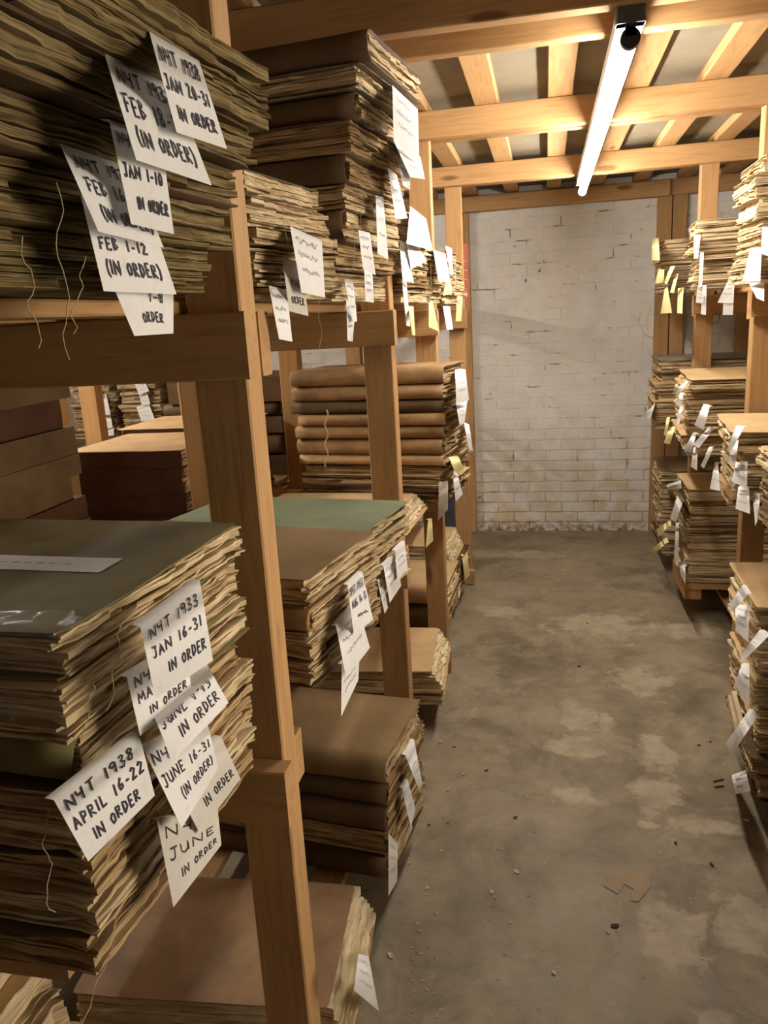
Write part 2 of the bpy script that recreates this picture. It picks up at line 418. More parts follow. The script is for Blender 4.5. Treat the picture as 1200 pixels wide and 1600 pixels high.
def section(x0, x1, y0, y1, z0, z1, amp, wf, A, r, step=.015):
    """one folded gathering: a slab with torn, uneven edges; amp = raggedness of (back, aisle, low, high) sides"""
    V = []
    nx = max(3, int((x1 - x0) / (step * 2))); ny = max(4, int((y1 - y0) / step))
    per = [(x0 + (x1 - x0) * i / nx, y0, 2) for i in range(nx)] + [(x1, y0 + (y1 - y0) * i / ny, 1) for i in range(ny)] + \
          [(x1 - (x1 - x0) * i / nx, y1, 3) for i in range(nx)] + [(x0, y1 - (y1 - y0) * i / ny, 0) for i in range(ny)]
    n = len(per); ctr = ((x0 + x1) / 2, (y0 + y1) / 2)
    off = []; o = 0; last = -1
    for (x, y, s) in per:
        a = amp[s]
        if s != last: o = abs(r.gauss(0, .6)) * a; last = s
        o = o * .72 + r.gauss(.2, .36) * a
        if r.random() < .05: o += r.uniform(.8, 2.4) * a
        off.append(max(0, min(o, a * 3.5)))
    for j, z in enumerate((z0, z1)):
        for (x, y, s), o in zip(per, off):
            o2 = o + r.uniform(0, .3) * amp[s]
            if s == 0: x += o2
            if s == 1: x -= o2
            if s == 2: y += o2
            if s == 3: y -= o2
            V.append((x, y, z + wf(x, y, z)))
    f = [(i, (i + 1) % n, n + (i + 1) % n, n + i) for i in range(n)]
    A_ = [nx + j for j in range(ny + 1)]; X_ = [(2 * nx + 2 * ny - j) % n for j in range(ny + 1)]
    for j in range(ny):
        q = [X_[j]] + (list(range(1, nx)) if j == 0 else []) + [A_[j], A_[j + 1]] + (list(range(nx + ny + 1, 2 * nx + ny)) if j == ny - 1 else []) + [X_[j + 1]]
        f.append(tuple(i + n for i in q)); f.append(tuple(reversed(q)))
    return V, f


def board(x0, x1, y0, y1, z, th, wf, A, r, jit=.0015):
    nx, ny = 6, 20; V = []; f = []
    for zz in (z, z + th):
        for j in range(ny + 1):
            for i in range(nx + 1):
                x = x0 + (x1 - x0) * i / nx; y = y0 + (y1 - y0) * j / ny
                if i in (0, nx): x += r.uniform(-jit, jit)
                if j in (0, ny): y += r.uniform(-jit, jit)
                if i in (0, nx) and j in (0, ny):
                    x += (.006 if i == 0 else -.006); y += (.005 if j == 0 else -.005)
                V.append((x, y, zz + wf(x, y, zz)))
    N = (nx + 1) * (ny + 1); id_ = lambda i, j: j * (nx + 1) + i
    for j in range(ny):
        for i in range(nx):
            a, b, c, d = id_(i, j), id_(i + 1, j), id_(i + 1, j + 1), id_(i, j + 1)
            f += [(d, c, b, a), (a + N, b + N, c + N, d + N)]
    ring = [id_(i, 0) for i in range(nx)] + [id_(nx, j) for j in range(ny)] + [id_(i, ny) for i in range(nx, 0, -1)] + [id_(0, j) for j in range(ny, 0, -1)]
    f += [(a, b, b + N, a + N) for a, b in zip(ring, ring[1:] + ring[:1])]
    return V, f


def wrap(x0, x1, y0, y1, h, hi, wf, A, r, square=False, jit=.004):
    """cover folded round one long side (a spine) and over top and bottom; a closed strip with thickness"""
    th = .0022
    if square: prof = [(1, h), (.5, h), (.06, h), (0.0, h), (0.0, h * .5), (0.0, 0), (.06, 0), (.5, 0), (1, 0)]; bul = 0
    else: prof = None
    d = y1 - y0; pts = []
    if prof: pts = [(p * d, z) for p, z in prof]
    else:
        R_ = h / 2
        pts = [(d, h), (d * .66, h), (d * .33, h), (R_ * .9, h)] + [(R_ * .9 - math.sin(a) * R_ * .9, R_ + math.cos(a) * R_) for a in [PI * k / 8 for k in range(1, 8)]] + [(R_ * .9, 0), (d * .33, 0), (d * .66, 0), (d, 0)]
    nx = 12; V = []; f = []; n = len(pts)
    ph = r.uniform(0, 6)
    for side in (0, 1):
        for i in range(nx + 1):
            x = x0 + (x1 - x0) * i / nx
            e = r.uniform(-jit, jit) if i in (0, nx) else 0
            for j, (y, z) in enumerate(pts):
                a = pts[max(j - 1, 0)]; b = pts[min(j + 1, n - 1)]
                t = Vector((b[0] - a[0], b[1] - a[1])); t.normalize(); nr = Vector((t[1], -t[0]))
                bump = .0022 * math.sin(9 * x + ph + j) + r.uniform(-.0012, .0012) if not square else 0
                yy = y - nr[0] * th * side + (bump if y < d * .3 else 0); zz = z - nr[1] * th * side
                yy = y0 + yy if not hi else y1 - yy
                V.append((x + e * (1 + .5 * math.sin(j * 2.1)), yy, zz + wf(x, yy, zz)))
    N = (nx + 1) * n
    for i in range(nx):
        for j in range(n - 1):
            a, b, c, e = i * n + j, (i + 1) * n + j, (i + 1) * n + j + 1, i * n + j + 1
            f += [(a, b, c, e), (e + N, c + N, b + N, a + N)]
    for j in range(n - 1):
        f += [(j, j + 1, j + 1 + N, j + N), (nx * n + j + 1, nx * n + j, nx * n + j + N, nx * n + j + 1 + N)]
    for i in range(nx):
        f += [(i * n, i * n + N, (i + 1) * n + N, (i + 1) * n), (i * n + n - 1, (i + 1) * n + n - 1, (i + 1) * n + n - 1 + N, i * n + n - 1 + N)]
    return V, f


ORD = ['at the top', 'second from top', 'third from top', 'fourth from top', 'fifth from top', 'sixth from top', 'seventh from top', 'eighth from top', 'ninth from top', 'tenth from top', 'eleventh from top', 'twelfth from top']
STK = {}


def stack(key, desc, n, f, w, z0, z1, spec, side='L', lean=(0, 0), slop=.012, rag=1.0, wav=.003, weights=None, pad=.0, rslop=1.2):
    """spec lists the volumes from the top down: style letter p(ages) b(oards) w(rap) h(ardback), cover colour, page colour"""
    r = random.Random(key); n = Vector((*n, 0)); f = Vector((*f, 0)); e = (f - n); d = e.length; e.normalize()
    o = Vector((e.y, -e.x, 0)) * (1 if side == 'L' else -1)
    th = math.atan2(-e.x, e.y) + (0 if side == 'L' else PI)
    toks = spec.split(); N = len(toks)
    ws = weights or [r.uniform(.75, 1.3) * {'p': .9, 'b': 1, 'f': 1, 'w': 1, 'h': 1.1}[t[0]] for t in toks]
    tot = sum(ws); hs = [q / tot * (z1 - z0) for q in ws]
    w0 = wave_fn(key + 'w'); z = z0; vols = []
    for k in range(N - 1, -1, -1):
        t = toks[k]; h = hs[k] - (.0012 if t[0] != 'w' else .0022); q = 1 - (k + .5) / N
        dx = lean[0] * q + r.uniform(-slop, slop * .6); dy = lean[1] * q + r.uniform(-slop, slop) * .8
        ww = w + r.uniform(-.02, .02); dd = d + r.uniform(-.02, .012)
        org = (n if side == 'L' else f) + o * dx + e * dy
        hi = side != 'L'
        nm = 'newspaper_volume' if t[0] != 'p' else 'newspaper_bundle'
        root = empty(nm, (org.x, org.y, z + .0004), th + math.radians(r.uniform(-rslop, rslop)))
        tag(root, '%s %s %s in the %s' % (CNAME[t[1]] if t[0] != 'p' else {'C': 'cream', 'T': 'tan', 'D': 'brown', 'P': 'pale', 'U': 'olive-brown'}[t[2]] + ' uncovered', 'volume' if t[0] != 'p' else 'bundle', ('at the bottom' if k == N - 1 and N > 1 else ORD[k]), desc), 'newspapers', 'newspapers in the ' + desc)
        wf = (lambda zb_, dx_, dy_: lambda x, y, z_: w0(x + dx_, (y if side == 'L' else d - y) + dy_) * wav * (.25 + .75 * (zb_ + z_ - z0) / (z1 - z0)))(z, dx, dy)
        A = 0
        pm = PG[t[2]]; cover = 0
        za, zb = 0, h
        if t[0] in 'bwhf': za, zb = .0035, h - .0035
        nsec = max(3, min(13, int((zb - za) / .0042)))
        cuts = [0] + sorted(r.uniform(.08, .92) for _ in range(nsec - 1)) + [1]
        parts = []
        fs, bs = (3, 2) if hi else (2, 3)
        base = [0, 0, 0, 0]; base[0] = .004; base[1] = .0045 * rag; base[fs] = .004 * rag; base[bs] = .003
        for a, b in zip(cuts, cuts[1:]):
            if (b - a) * (zb - za) < .0016: continue
            ins = [r.uniform(0, .008) for _ in range(4)]; ins[1] = r.choice((-.002, .0, .002, .003, .007)) * rag; ins[fs] = r.uniform(0, .007) * rag
            if t[0] == 'f': ins[1] = .002 + .045 * (a + b) / 2 + r.uniform(0, .006)
            if t[0] in 'wh': ins[fs] = .006 + h * .3 * (t[0] == 'w')
            x0, x1, y0, y1 = -ww + ins[0], -ins[1], ins[2], dd - ins[3]
            parts.append(section(x0, x1, y0, y1, za + a * (zb - za) + .0004, za + b * (zb - za) - .0004, base, wf, A, r))
        if not parts: parts.append(section(-ww, 0, 0, dd, za, zb, base, wf, A, r))
        v, fc = join(parts); mesh('page_block', v, fc, pm, root)
        if t[0] in 'bf':
            sx = r.uniform(-.004, .006) if t[0] == 'b' else -.056
            v, fc = board(-ww - .003, sx, -.002, dd + .002, h - .003, .0028, wf, A, r); mesh('top_cover', v, fc, CV[t[1]], root)
            v, fc = board(-ww - .003, (sx if t[0] == 'b' else 0) - .006, -.002, dd + .002, 0, .0028, wf, A, r); mesh('bottom_cover', v, fc, CV[t[1]], root)
        elif t[0] in 'wh':
            v, fc = wrap(-ww - .003, r.uniform(-.008, .004), -.004 if not hi else 0, dd if not hi else dd + .004, h, hi, wf, A, r, t[0] == 'h')
            mesh('cover', v, fc, CV[t[1]], root, smooth=(t[0] == 'w'))
        elif t[1] != t[2]:
            v, fc = board(-ww, -r.uniform(.0, .01), 0, dd, h - .0016, .0014, wf, A, r, .004); mesh('top_sheet', v, fc, CV[t[1]], root)
        vols.append(root); z += hs[k]
    vols.reverse()
    STK[key] = dict(desc=desc, n=n, o=o, e=e, th=th, vols=vols, tags=[], z0=z0, z1=z1, w=w, d=d, lean=lean[0])
    return vols


B, M_, U = SH['B'], SH['M'], SH['U']
# left rack, nearest the camera first
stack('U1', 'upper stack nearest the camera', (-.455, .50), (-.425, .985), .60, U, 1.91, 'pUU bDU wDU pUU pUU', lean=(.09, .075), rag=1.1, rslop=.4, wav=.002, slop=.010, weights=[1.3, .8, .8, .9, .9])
stack('M1', 'mid-shelf stack nearest the camera', (-.490, .655), (-.462, 1.085), .62, M_, 1.305, 'bOC pTC wOC pDT pTC pDT pTC pDT', lean=(.004, 0), rag=1.1, wav=.0028, slop=.013)
stack('B1', 'stack in the bottom left corner', (-.715, .40), (-.72, .82), .40, B, .845, 'pTC pTC pTC pTC pTC pTC', rag=1.8, wav=.005, slop=.02)
stack('U2a', 'short upper stack past first left post', (-.465, 1.30), (-.425, 1.66), .60, U, 1.85, 'wDC pTC pDC pTC pDC', lean=(.0, -.03), rag=1.5, wav=.006)
stack('U2b', 'tall upper stack leaning into the aisle', (-.475, 1.78), (-.425, 2.20), .62, U, 2.185, 'wDC bMC wDC pDT wDT pDC wDC bDT pDC', lean=(.125, .0), rag=1.2, wav=.004, slop=.010)
stack('U3a', 'upper stack just past second left post', (-.435, 2.50), (-.405, 2.88), .60, U, 1.93, 'pTC bTC pDC pTC pDD pDC', rag=1.6, wav=.005, slop=.018)
stack('U3b', 'upper stack just before third left post', (-.43, 2.90), (-.40, 3.25), .60, U, 1.84, 'pTC bTC pDC pTC pDC', rag=1.6, wav=.005, slop=.018)
stack('U4a', 'upper stack just past third left post', (-.44, 3.50), (-.41, 3.90), .60, U, 1.87, 'bTC pTC pDC pTC pDC', rag=1.6, wav=.005, slop=.018)
stack('U4b', 'farthest upper stack on the left', (-.45, 4.0), (-.43, 4.42), .60, U, 1.86, 'bTC pTC pDC pTC pDC', rag=1.6, wav=.005, slop=.018)
stack('M2a', 'brown-topped left mid-shelf stack', (-.445, 1.365), (-.385, 1.725), .60, M_, 1.12, 'bBC wKC pDC bDC', rag=1.3, wav=.003, weights=[1, .8, 1, 1])
stack('M2b', 'green-topped left mid-shelf stack', (-.435, 1.775), (-.385, 2.13), .60, M_, 1.095, 'bGC pTC bTC pTC', rag=1.5, weights=[.8, 1, 1, 1.1])
stack('M3a', 'low tan left mid-shelf stack', (-.46, 2.46), (-.435, 2.86), .60, M_, .945, 'fTP', rag=1.5)
stack('M3b', 'tall kraft-wrapped left mid-shelf stack', (-.375, 2.885), (-.325, 3.275), .60, M_, 1.412, 'wKC wKC wDT wKT wKT wKC wTC pDC pTC pTC pDT', rag=2.2, wav=.004, slop=.014, weights=[1.2, 1.1, .9, .9, .95, 1.2, .8, .7, .7, .7, .8])
stack('M4', 'mid-shelf stack behind third left post', (-.47, 3.50), (-.46, 3.95), .60, M_, 1.25, 'wKC wKC wDT wKT wKT', rag=1.5)
stack('M4b', 'added unseen mid-shelf stack at far left', (-.47, 4.02), (-.46, 4.43), .60, M_, 1.30, 'wDC wKC wDT wKT wKT', rag=1.5)  # stack added out of sight to block the next aisle's lamp light
stack('B2a', 'low bottom stack past first left post', (-.405, 1.275), (-.435, 1.665), .62, B, .205, 'fVP', rag=1.2)
stack('B2b', 'brown-topped left bottom stack', (-.415, 1.745), (-.372, 2.09), .60, B, .50, 'wBC wDT wDT bDT wDC', rag=1.2, wav=.004, lean=(.0, 0), weights=[1, .8, .8, 1, 1])
stack('B3a', 'bottom stack just past second left post', (-.395, 2.77), (-.42, 3.22), .60, B, .255, 'fTP pTC', rag=1.6)
stack('B4a', 'bottom stack just past third left post', (-.47, 3.48), (-.45, 3.88), .60, B, .35, 'wTC wDT', rag=1.4)
stack('B4b', 'farthest bottom stack on the left', (-.47, 3.93), (-.45, 4.33), .60, B, .41, 'fTP wDC pTP', rag=1.8)
# right rack
stack('RU1', 'upper right stack nearest the camera', (.665, 2.86), (.675, 3.25), .62, U, 2.035, 'bTC pPC pTP pTC bTC pPC pTC', 'R', rag=1.5, wav=.005, slop=.02)
stack('RU2', 'middle upper right stack', (.66, 3.98), (.70, 4.42), .60, U, 1.95, 'bTP pTP bTC pTP pTC pTP pTC', 'R', rag=1.8, wav=.006, slop=.025)
stack('RU3', 'farthest upper right stack', (.645, 4.86), (.645, 5.27), .60, U, 1.94, 'bTC pTC pTC pTC pTC pTC pTC', 'R', rag=1.8, wav=.006, slop=.02)
stack('RM0', 'right mid-shelf stack cut by frame edge', (.67, 2.27), (.675, 2.69), .60, M_, 1.13, 'pTP bRC pTC pTC', 'R', rag=2.2, wav=.006, slop=.02)
stack('RM1', 'nearest full right mid-shelf stack', (.615, 2.78), (.655, 3.24), .60, M_, 1.165, 'bTP pTP pPP pTP pTC', 'R', rag=2.0, wav=.006, slop=.02)
stack('RM2', 'middle right mid-shelf stack', (.635, 3.84), (.665, 4.40), .60, M_, 1.25, 'bTP pTP bTP pTP pTP pTC pTP', 'R', rag=2.0, wav=.006, slop=.02)
stack('RM3', 'farthest right mid-shelf stack', (.61, 4.70), (.63, 5.20), .60, M_, 1.28, 'bMC bTC pTC pTC bTC pTC pTC', 'R', rag=1.8, wav=.005, slop=.02)
stack('RB1', 'nearest right bottom stack', (.606, 2.25), (.618, 2.69), .60, B, .695, 'bTP bTP pTC pTC bTC pTC pDC bDC', 'R', rag=2.0, wav=.005, slop=.02, lean=(-.012, .15))
stack('RB2', 'middle right bottom stack', (.685, 4.0), (.70, 4.42), .60, .20, .69, 'bTP pTP bTP bDC pTC pDC pTP pTC pTP bTP pTP', 'R', rag=1.2, wav=.004, slop=.015)
stack('RB3', 'farthest right bottom stack', (.665, 4.72), (.67, 5.18), .60, B, .64, 'bBC bTC bMC pTC pTC pTC bDC pTC', 'R', rag=1.8, wav=.004, slop=.02)
# seen through the left rack
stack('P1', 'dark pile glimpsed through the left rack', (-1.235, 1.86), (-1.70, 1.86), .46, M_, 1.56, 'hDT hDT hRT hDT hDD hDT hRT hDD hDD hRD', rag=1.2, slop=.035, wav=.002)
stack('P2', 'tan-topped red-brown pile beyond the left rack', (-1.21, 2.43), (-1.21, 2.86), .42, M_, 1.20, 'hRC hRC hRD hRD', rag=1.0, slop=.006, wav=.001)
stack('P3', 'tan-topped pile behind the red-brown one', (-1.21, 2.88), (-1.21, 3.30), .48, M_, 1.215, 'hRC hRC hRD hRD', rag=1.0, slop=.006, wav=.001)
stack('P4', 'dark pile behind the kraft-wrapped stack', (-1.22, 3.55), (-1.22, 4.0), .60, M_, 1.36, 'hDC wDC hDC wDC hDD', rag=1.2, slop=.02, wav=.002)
stack('F1', "left stack at the next aisle's end", (-3.24, 4.92), (-2.90, 4.92), .45, M_, 1.262, 'bTC pDC pDC bDC pDT pDC pDC', rag=2.2, slop=.02, wav=.006)
stack('F2', "right stack at the next aisle's end", (-2.88, 4.92), (-2.56, 4.92), .45, M_, 1.275, 'bBC pDC bDC pDC pDT pDC pDC', rag=2.2, slop=.02, wav=.006)
stack('F3', "stack beyond the next aisle's post", (-2.52, 4.96), (-2.45, 4.96), .40, M_, 1.40, 'bTC bDC pDC bTC pDC', rag=2.0, slop=.01, wav=.004)
for k in ('P2', 'P3'):                            # their lids are pale board, as the photo shows
    for q, v in enumerate(STK[k]['vols'][:1]):
        wd, dp = STK[k]['w'], STK[k]['d']
        top = max(p.co.z for c in COL.objects if c.parent == v for p in c.data.vertices)
        vv, ff = board(-wd - .02, .004, -.004, dp + .004, top + .0006, .002, lambda x, y, z: 0, 0, rnd); o = mesh('lid_sheet', vv, ff, CV['T'], v); o['label'] = 'pale tan lid sheet'

# ------------------------------------------------------------------ handwriting
G = {'N': (.7, [[(0, 1), (.05, 0), (.6, 1), (.66, 0)]]), 'Y': (.65, [[(0, .05), (.05, .5), (.45, .48)], [(.5, 0), (.42, 1.05)]]), 'T': (.62, [[(0, .06), (.62, 0)], [(.32, .03), (.28, 1)]]),
     '1': (.25, [[(.15, 0), (.1, 1)]]), '9': (.5, [[(.42, .1), (.2, 0), (.02, .22), (.15, .45), (.42, .3), (.45, .1), (.38, 1)]]), '3': (.5, [[(.05, .08), (.3, 0), (.42, .2), (.18, .45), (.45, .68), (.3, 1), (0, .92)]]),
     '8': (.5, [[(.4, .15), (.2, 0), (.06, .2), (.38, .65), (.3, .98), (.08, .92), (.05, .68), (.4, .3), (.4, .15)]]), 'J': (.5, [[(.1, 0), (.5, 0)], [(.35, 0), (.32, .85), (.15, 1), (0, .82)]]),
     'A': (.62, [[(0, 1), (.28, 0), (.56, 1)], [(.1, .62), (.48, .58)]]), '2': (.5, [[(.02, .2), (.22, 0), (.4, .2), (.02, .98), (.48, .92)]]), '0': (.48, [[(.25, 0), (.03, .4), (.12, .95), (.38, .85), (.42, .3), (.25, 0)]]),
     '-': (.4, [[(.05, .55), (.35, .52)]]), 'I': (.2, [[(.1, 0), (.06, 1)]]), 'O': (.55, [[(.28, .15), (.03, .5), (.15, .98), (.45, .85), (.48, .35), (.28, .15)]]), 'R': (.55, [[(.03, 1), (.06, .05), (.4, .12), (.38, .42), (.06, .52), (.5, 1)]]),
     'D': (.55, [[(.05, 1), (.08, 0), (.42, .2), (.48, .65), (.05, 1)]]), 'E': (.48, [[(.45, .02), (.06, .03), (.02, 1), (.45, .96)], [(.05, .5), (.36, .47)]]), 'F': (.48, [[(.48, 0), (.06, .04), (.02, 1)], [(.05, .48), (.36, .45)]]),
     'B': (.5, [[(.03, 1), (.06, 0), (.38, .15), (.08, .46), (.45, .7), (.03, 1)]]), '(': (.3, [[(.25, -.1), (.05, .4), (.1, .9), (.25, 1.15)]]), ')': (.3, [[(.02, -.1), (.22, .4), (.16, .9), (0, 1.15)]]),
     '6': (.5, [[(.38, 0), (.08, .5), (.12, .95), (.4, .85), (.38, .55), (.1, .6)]]), 'U': (.58, [[(.02, 0), (.05, .8), (.25, 1), (.45, .8), (.5, 0), (.52, 1)]]), '5': (.5, [[(.45, 0), (.12, .02), (.08, .42), (.38, .5), (.35, .9), (.02, 1)]]),
     'M': (.75, [[(0, 1), (.08, 0), (.36, .7), (.62, 0), (.72, 1)]]), 'L': (.45, [[(.06, 0), (.02, .98), (.44, .92)]]), 'P': (.5, [[(.03, 1), (.06, 0), (.42, .15), (.38, .45), (.06, .55)]]), 'G': (.55, [[(.48, .15), (.2, 0), (.03, .5), (.2, 1), (.48, .85), (.48, .55), (.3, .55)]]),
     '7': (.5, [[(.02, .04), (.46, 0), (.15, 1)]]), ' ': (.45, [])}


def writing(lines, wid, ht, surf, parent, nib, rr, mat=INK):
    V = []; Fc = []
    def stroke(pts):
        P = []
        for (a, b), (c, d) in zip(pts, pts[1:]):
            n = max(2, int(math.hypot((c - a) * wid, (d - b) * ht) / .004))
            P += [(a + (c - a) * i / n, b + (d - b) * i / n) for i in range(n)]
        P.append(pts[-1])
        Q = [p for p in P if -.01 < p[0] < 1.01 and -.01 < p[1] < 1.01]
        if len(Q) < 2: return
        k = len(V)
        for i, (u, v) in enumerate(Q):
            a = Q[max(i - 1, 0)]; b = Q[min(i + 1, len(Q) - 1)]
            tx, ty = (b[0] - a[0]) * wid, (b[1] - a[1]) * ht; l = math.hypot(tx, ty) or 1
            nx_, ny_ = -ty / l * nib / 2, tx / l * nib / 2
            V.append(surf(u + nx_ / wid, v + ny_ / ht, .0009)); V.append(surf(u - nx_ / wid, v - ny_ / ht, .0009))
        for i in range(len(Q) - 1): Fc.append((k + 2 * i, k + 2 * i + 1, k + 2 * i + 3, k + 2 * i + 2))
    for (text, u0, v0, h, u1) in lines:
        if text == '~':                           # an unreadable scrawled line
            pts = []; u = u0
            while u < u1: pts.append((u, v0 + rr.uniform(0, h))); u += h * ht / wid * rr.uniform(.15, .4)
            if len(pts) > 1: stroke(pts)
            continue
        if text == '_': stroke([(u0, v0), (u1, v0 - .02)]); continue
        tw = sum(G[c][0] + .22 for c in text); sx = (u1 - u0) / tw; u = u0
        for c in text:
            gw, st = G[c]; dv = rr.uniform(-.06, .06) * h
            for s in st: stroke([(u + x * sx, v0 + dv + y * h) for x, y in s])
            u += (gw + .22) * sx
    if V: return mesh('writing', V, Fc, mat, parent)


TAGS = 0


def note(key, q, off=.014, text=None, col='W', label=None, tuck=.010, bulge=None, nib=None, off0=None):
    """a paper slip tucked under a volume and hanging down the face of its stack; q = top-left, top-right, bottom-right, bottom-left sight lines"""
    global TAGS
    TAGS += 1
    s = STK[key]; rr = random.Random(key + str(q)); k = len(s['tags'])
    o = s['o']; p0 = s['n'] + o * off
    Q = list(zip(q[0::2], q[1::2])); C = [on_plane(x, y, p0, o) for x, y in Q]; front = False
    if key in ('RU2', 'M3b'):                     # slips nearer than the near corner hang on the face towards the camera
        t_ = sum((c - s['n']).dot(s['e']) for c in C) / 4
        if t_ < -.025:
            front = True; o = -s['e']; C = [on_plane(x, y, s['n'] + o * off, o) for x, y in Q]
    lz = s['lean'] * min(1, max(0, ((C[0] + C[1]).z / 2 - s['z0']) / (s['z1'] - s['z0']))) if abs(s['lean']) > .02 and not front else 0
    offa = lz + (off0 if off0 is not None else .026 if key == 'M1' else .006) + .0012 * len(s['tags']); off = max(off, lz + .014)
    wid = (C[1] - C[0]).length; ht = ((C[3] - C[0]).length + (C[2] - C[1]).length) / 2
    bl = bulge if bulge is not None else rr.uniform(.02, .07) * ht
    wv = rr.uniform(-.04, .04) * wid; curl = rr.uniform(-.02, .07) * ht; ph = rr.uniform(0, 1)
    base = (C[0] + C[1]) / 2
    def pos(u, v):
        w_ = max(v, 0)
        px = sum(c * k_ for c, k_ in zip([a_[0] for a_ in Q], ((1 - u) * (1 - w_), u * (1 - w_), u * w_, (1 - u) * w_)))
        py = sum(c * k_ for c, k_ in zip([a_[1] for a_ in Q], ((1 - u) * (1 - w_), u * (1 - w_), u * w_, (1 - u) * w_)))
        t_ = min(1, w_ / .4); t_ = t_ * t_ * (3 - 2 * t_)
        out = offa + (off - offa) * t_ + bl * math.sin(min(max(v, 0), 1) * PI) * .6 + wv * math.sin(u * PI + ph) * w_ + curl * max(0, v - .6) ** 2 * 4 * (u - .3)
        p = on_plane(px, py, s['n'] + o * out, o)
        if v < 0: p = p - o * tuck + Vector((0, 0, .001))
        return p
    def surf(u, v, e=0):
        p = pos(u, v)
        if e:
            a = pos(u + .02, max(v, 0)) - pos(u - .02, max(v, 0)); b = pos(u, v + .02 if v > 0 else .02) - pos(u, max(v - .02, 0)); nn = a.cross(b).normalized()
            if nn.dot(o) < 0: nn = -nn
            p = p + nn * e
        return p - base
    nu, nv = 6, 10; V = []; Fc = []
    for j in range(-1, nv + 1):
        v = -.02 if j < 0 else j / nv
        for i in range(nu + 1): V.append(surf(i / nu, v))
    for j in range(nv + 1):
        for i in range(nu): a = j * (nu + 1) + i; Fc.append((a, a + 1, a + nu + 2, a + nu + 1))
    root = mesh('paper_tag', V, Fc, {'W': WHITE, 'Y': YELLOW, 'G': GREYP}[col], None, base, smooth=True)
    if text is None and col != 'Y': text = [('~', .12, .12, .10, .85), ('~', .15, .34, .10, .8), ('~', .2, .58, .09, .85)]; m = FAINT
    else: m = INK
    if text: writing(text, wid, ht, surf, root, nib or (.0023 if m is INK else .0018), rr, m)
    s['tags'].append((sum(q[1::2]) / 4, col, root, label))
    return root


def name_tags():
    for key, s in STK.items():
        for col in 'WYG':
            L = sorted([t for t in s['tags'] if t[1] == col], key=lambda t: t[0])
            for i, (yy, c, root, label) in enumerate(L):
                cn = {'W': 'white', 'Y': 'yellow', 'G': 'greyish'}[c]
                if len(L) == 1: t = '%s paper tag hanging alone on the %s' % (cn, s['desc'])
                else: t = '%s paper tag, %s, hanging on the %s' % (cn, (ORD[i].replace('at the top', 'topmost') if i < len(L) - 1 else 'lowest'), s['desc'])
                tag(root, label or t, 'paper tag', 'paper tags on the ' + s['desc'])


def T3(a, b, c, hs=(.14, .14, .12), vs=(.10, .38, .68), us=((.1, .9), (.1, .95), (.25, .95))):
    return [(t, u[0], v, h, u[1]) for t, h, v, u in zip((a, b, c), hs, vs, us)]


# upper stack nearest the camera
note('U1', (165, 420, 271, 440, 271, 521, 210, 525), .045, [('7-8', .55, .28, .16, .85), ('ORDER', .35, .62, .17, .8)], label='white paper tag reading 7-8 at the bottom of the upper left cluster')
note('U1', (126, 305, 232, 330, 276, 460, 162, 455), .060, [('FEB 1-12', .1, .42, .13, .8), ('(IN ORDER)', .12, .66, .16, .9)], label='white paper tag handwritten Feb 1-12 in order, upper left cluster')
note('U1', (93, 224, 205, 262, 256, 387, 154, 362), .080, T3('NYT 1938', 'FEB 16-18', '(IN ORDER)', (.15, .16, .17), (.10, .36, .66), ((.12, .95), (.15, .95), (.2, .95))), label='white paper tag handwritten Feb, leftmost of the upper left cluster')
note('U1', (170, 186, 252, 215, 272, 366, 205, 350), .095, [('NYT', .1, .10, .12, .5), ('JAN 1-10', .08, .40, .13, .92), ('IN ORDER', .25, .70, .13, .95)], label='narrow white paper tag handwritten Jan 1-10 in order')
note('U1', (163, 83, 272, 135, 331, 290, 213, 250), .112, T3('NYT 1938', 'FEB 18-28', '(IN ORDER)', (.15, .18, .17), (.10, .36, .66), ((.1, .9), (.08, .95), (.12, .92))), label='large white paper tag handwritten Feb, just below the topmost tag')
note('U1', (233, 49, 311, 95, 355, 233, 276, 207), .128, T3('NYT 1938', 'JAN 20-31', 'IN ORDER', (.17, .15, .15), (.11, .40, .70), ((.1, .92), (.05, .95), (.15, .92))), label='topmost white paper tag handwritten Jan 20-31 in order')
# mid stack nearest the camera
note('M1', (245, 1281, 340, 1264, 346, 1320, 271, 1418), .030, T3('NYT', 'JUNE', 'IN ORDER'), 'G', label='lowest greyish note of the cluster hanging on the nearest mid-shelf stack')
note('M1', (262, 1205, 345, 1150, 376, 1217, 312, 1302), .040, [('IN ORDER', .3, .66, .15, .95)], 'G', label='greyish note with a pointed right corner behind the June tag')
note('M1', (198, 1058, 290, 1000, 300, 1085, 219, 1150), .044, T3('NYT 19', 'MAY 1-15', 'IN ORDER', (.18, .17, .14), (.08, .36, .66)), label='white paper tag handwritten May, under the crumpled Jan tag')
note('M1', (224, 1170, 322, 1120, 341, 1201, 284, 1294), .054, T3('NYT', 'JUNE 16-31', '(IN ORDER)', (.15, .14, .14), (.10, .38, .66), ((.05, .5), (.05, .98), (.25, .95))), label='white paper tag handwritten June 16-31 in order')
note('M1', (236, 1108, 322, 1035, 357, 1098, 270, 1190), .064, T3('JUNE 1-15', 'IN ORDER', ' ', (.24, .22, .1), (.20, .58, .9), ((.05, .95), (.25, .95), (0, .1))), label='white paper tag handwritten June 1-15 in order')
note('M1', (219, 979, 312, 906, 333, 1032, 243, 1092), .076, T3('NYT 1933', 'JAN 16-31', 'IN ORDER', (.14, .13, .14), (.12, .38, .66), ((.12, .95), (.1, .95), (.3, .95))), label='crumpled white paper tag handwritten 1933 Jan 16-31', bulge=.018, off0=.052)
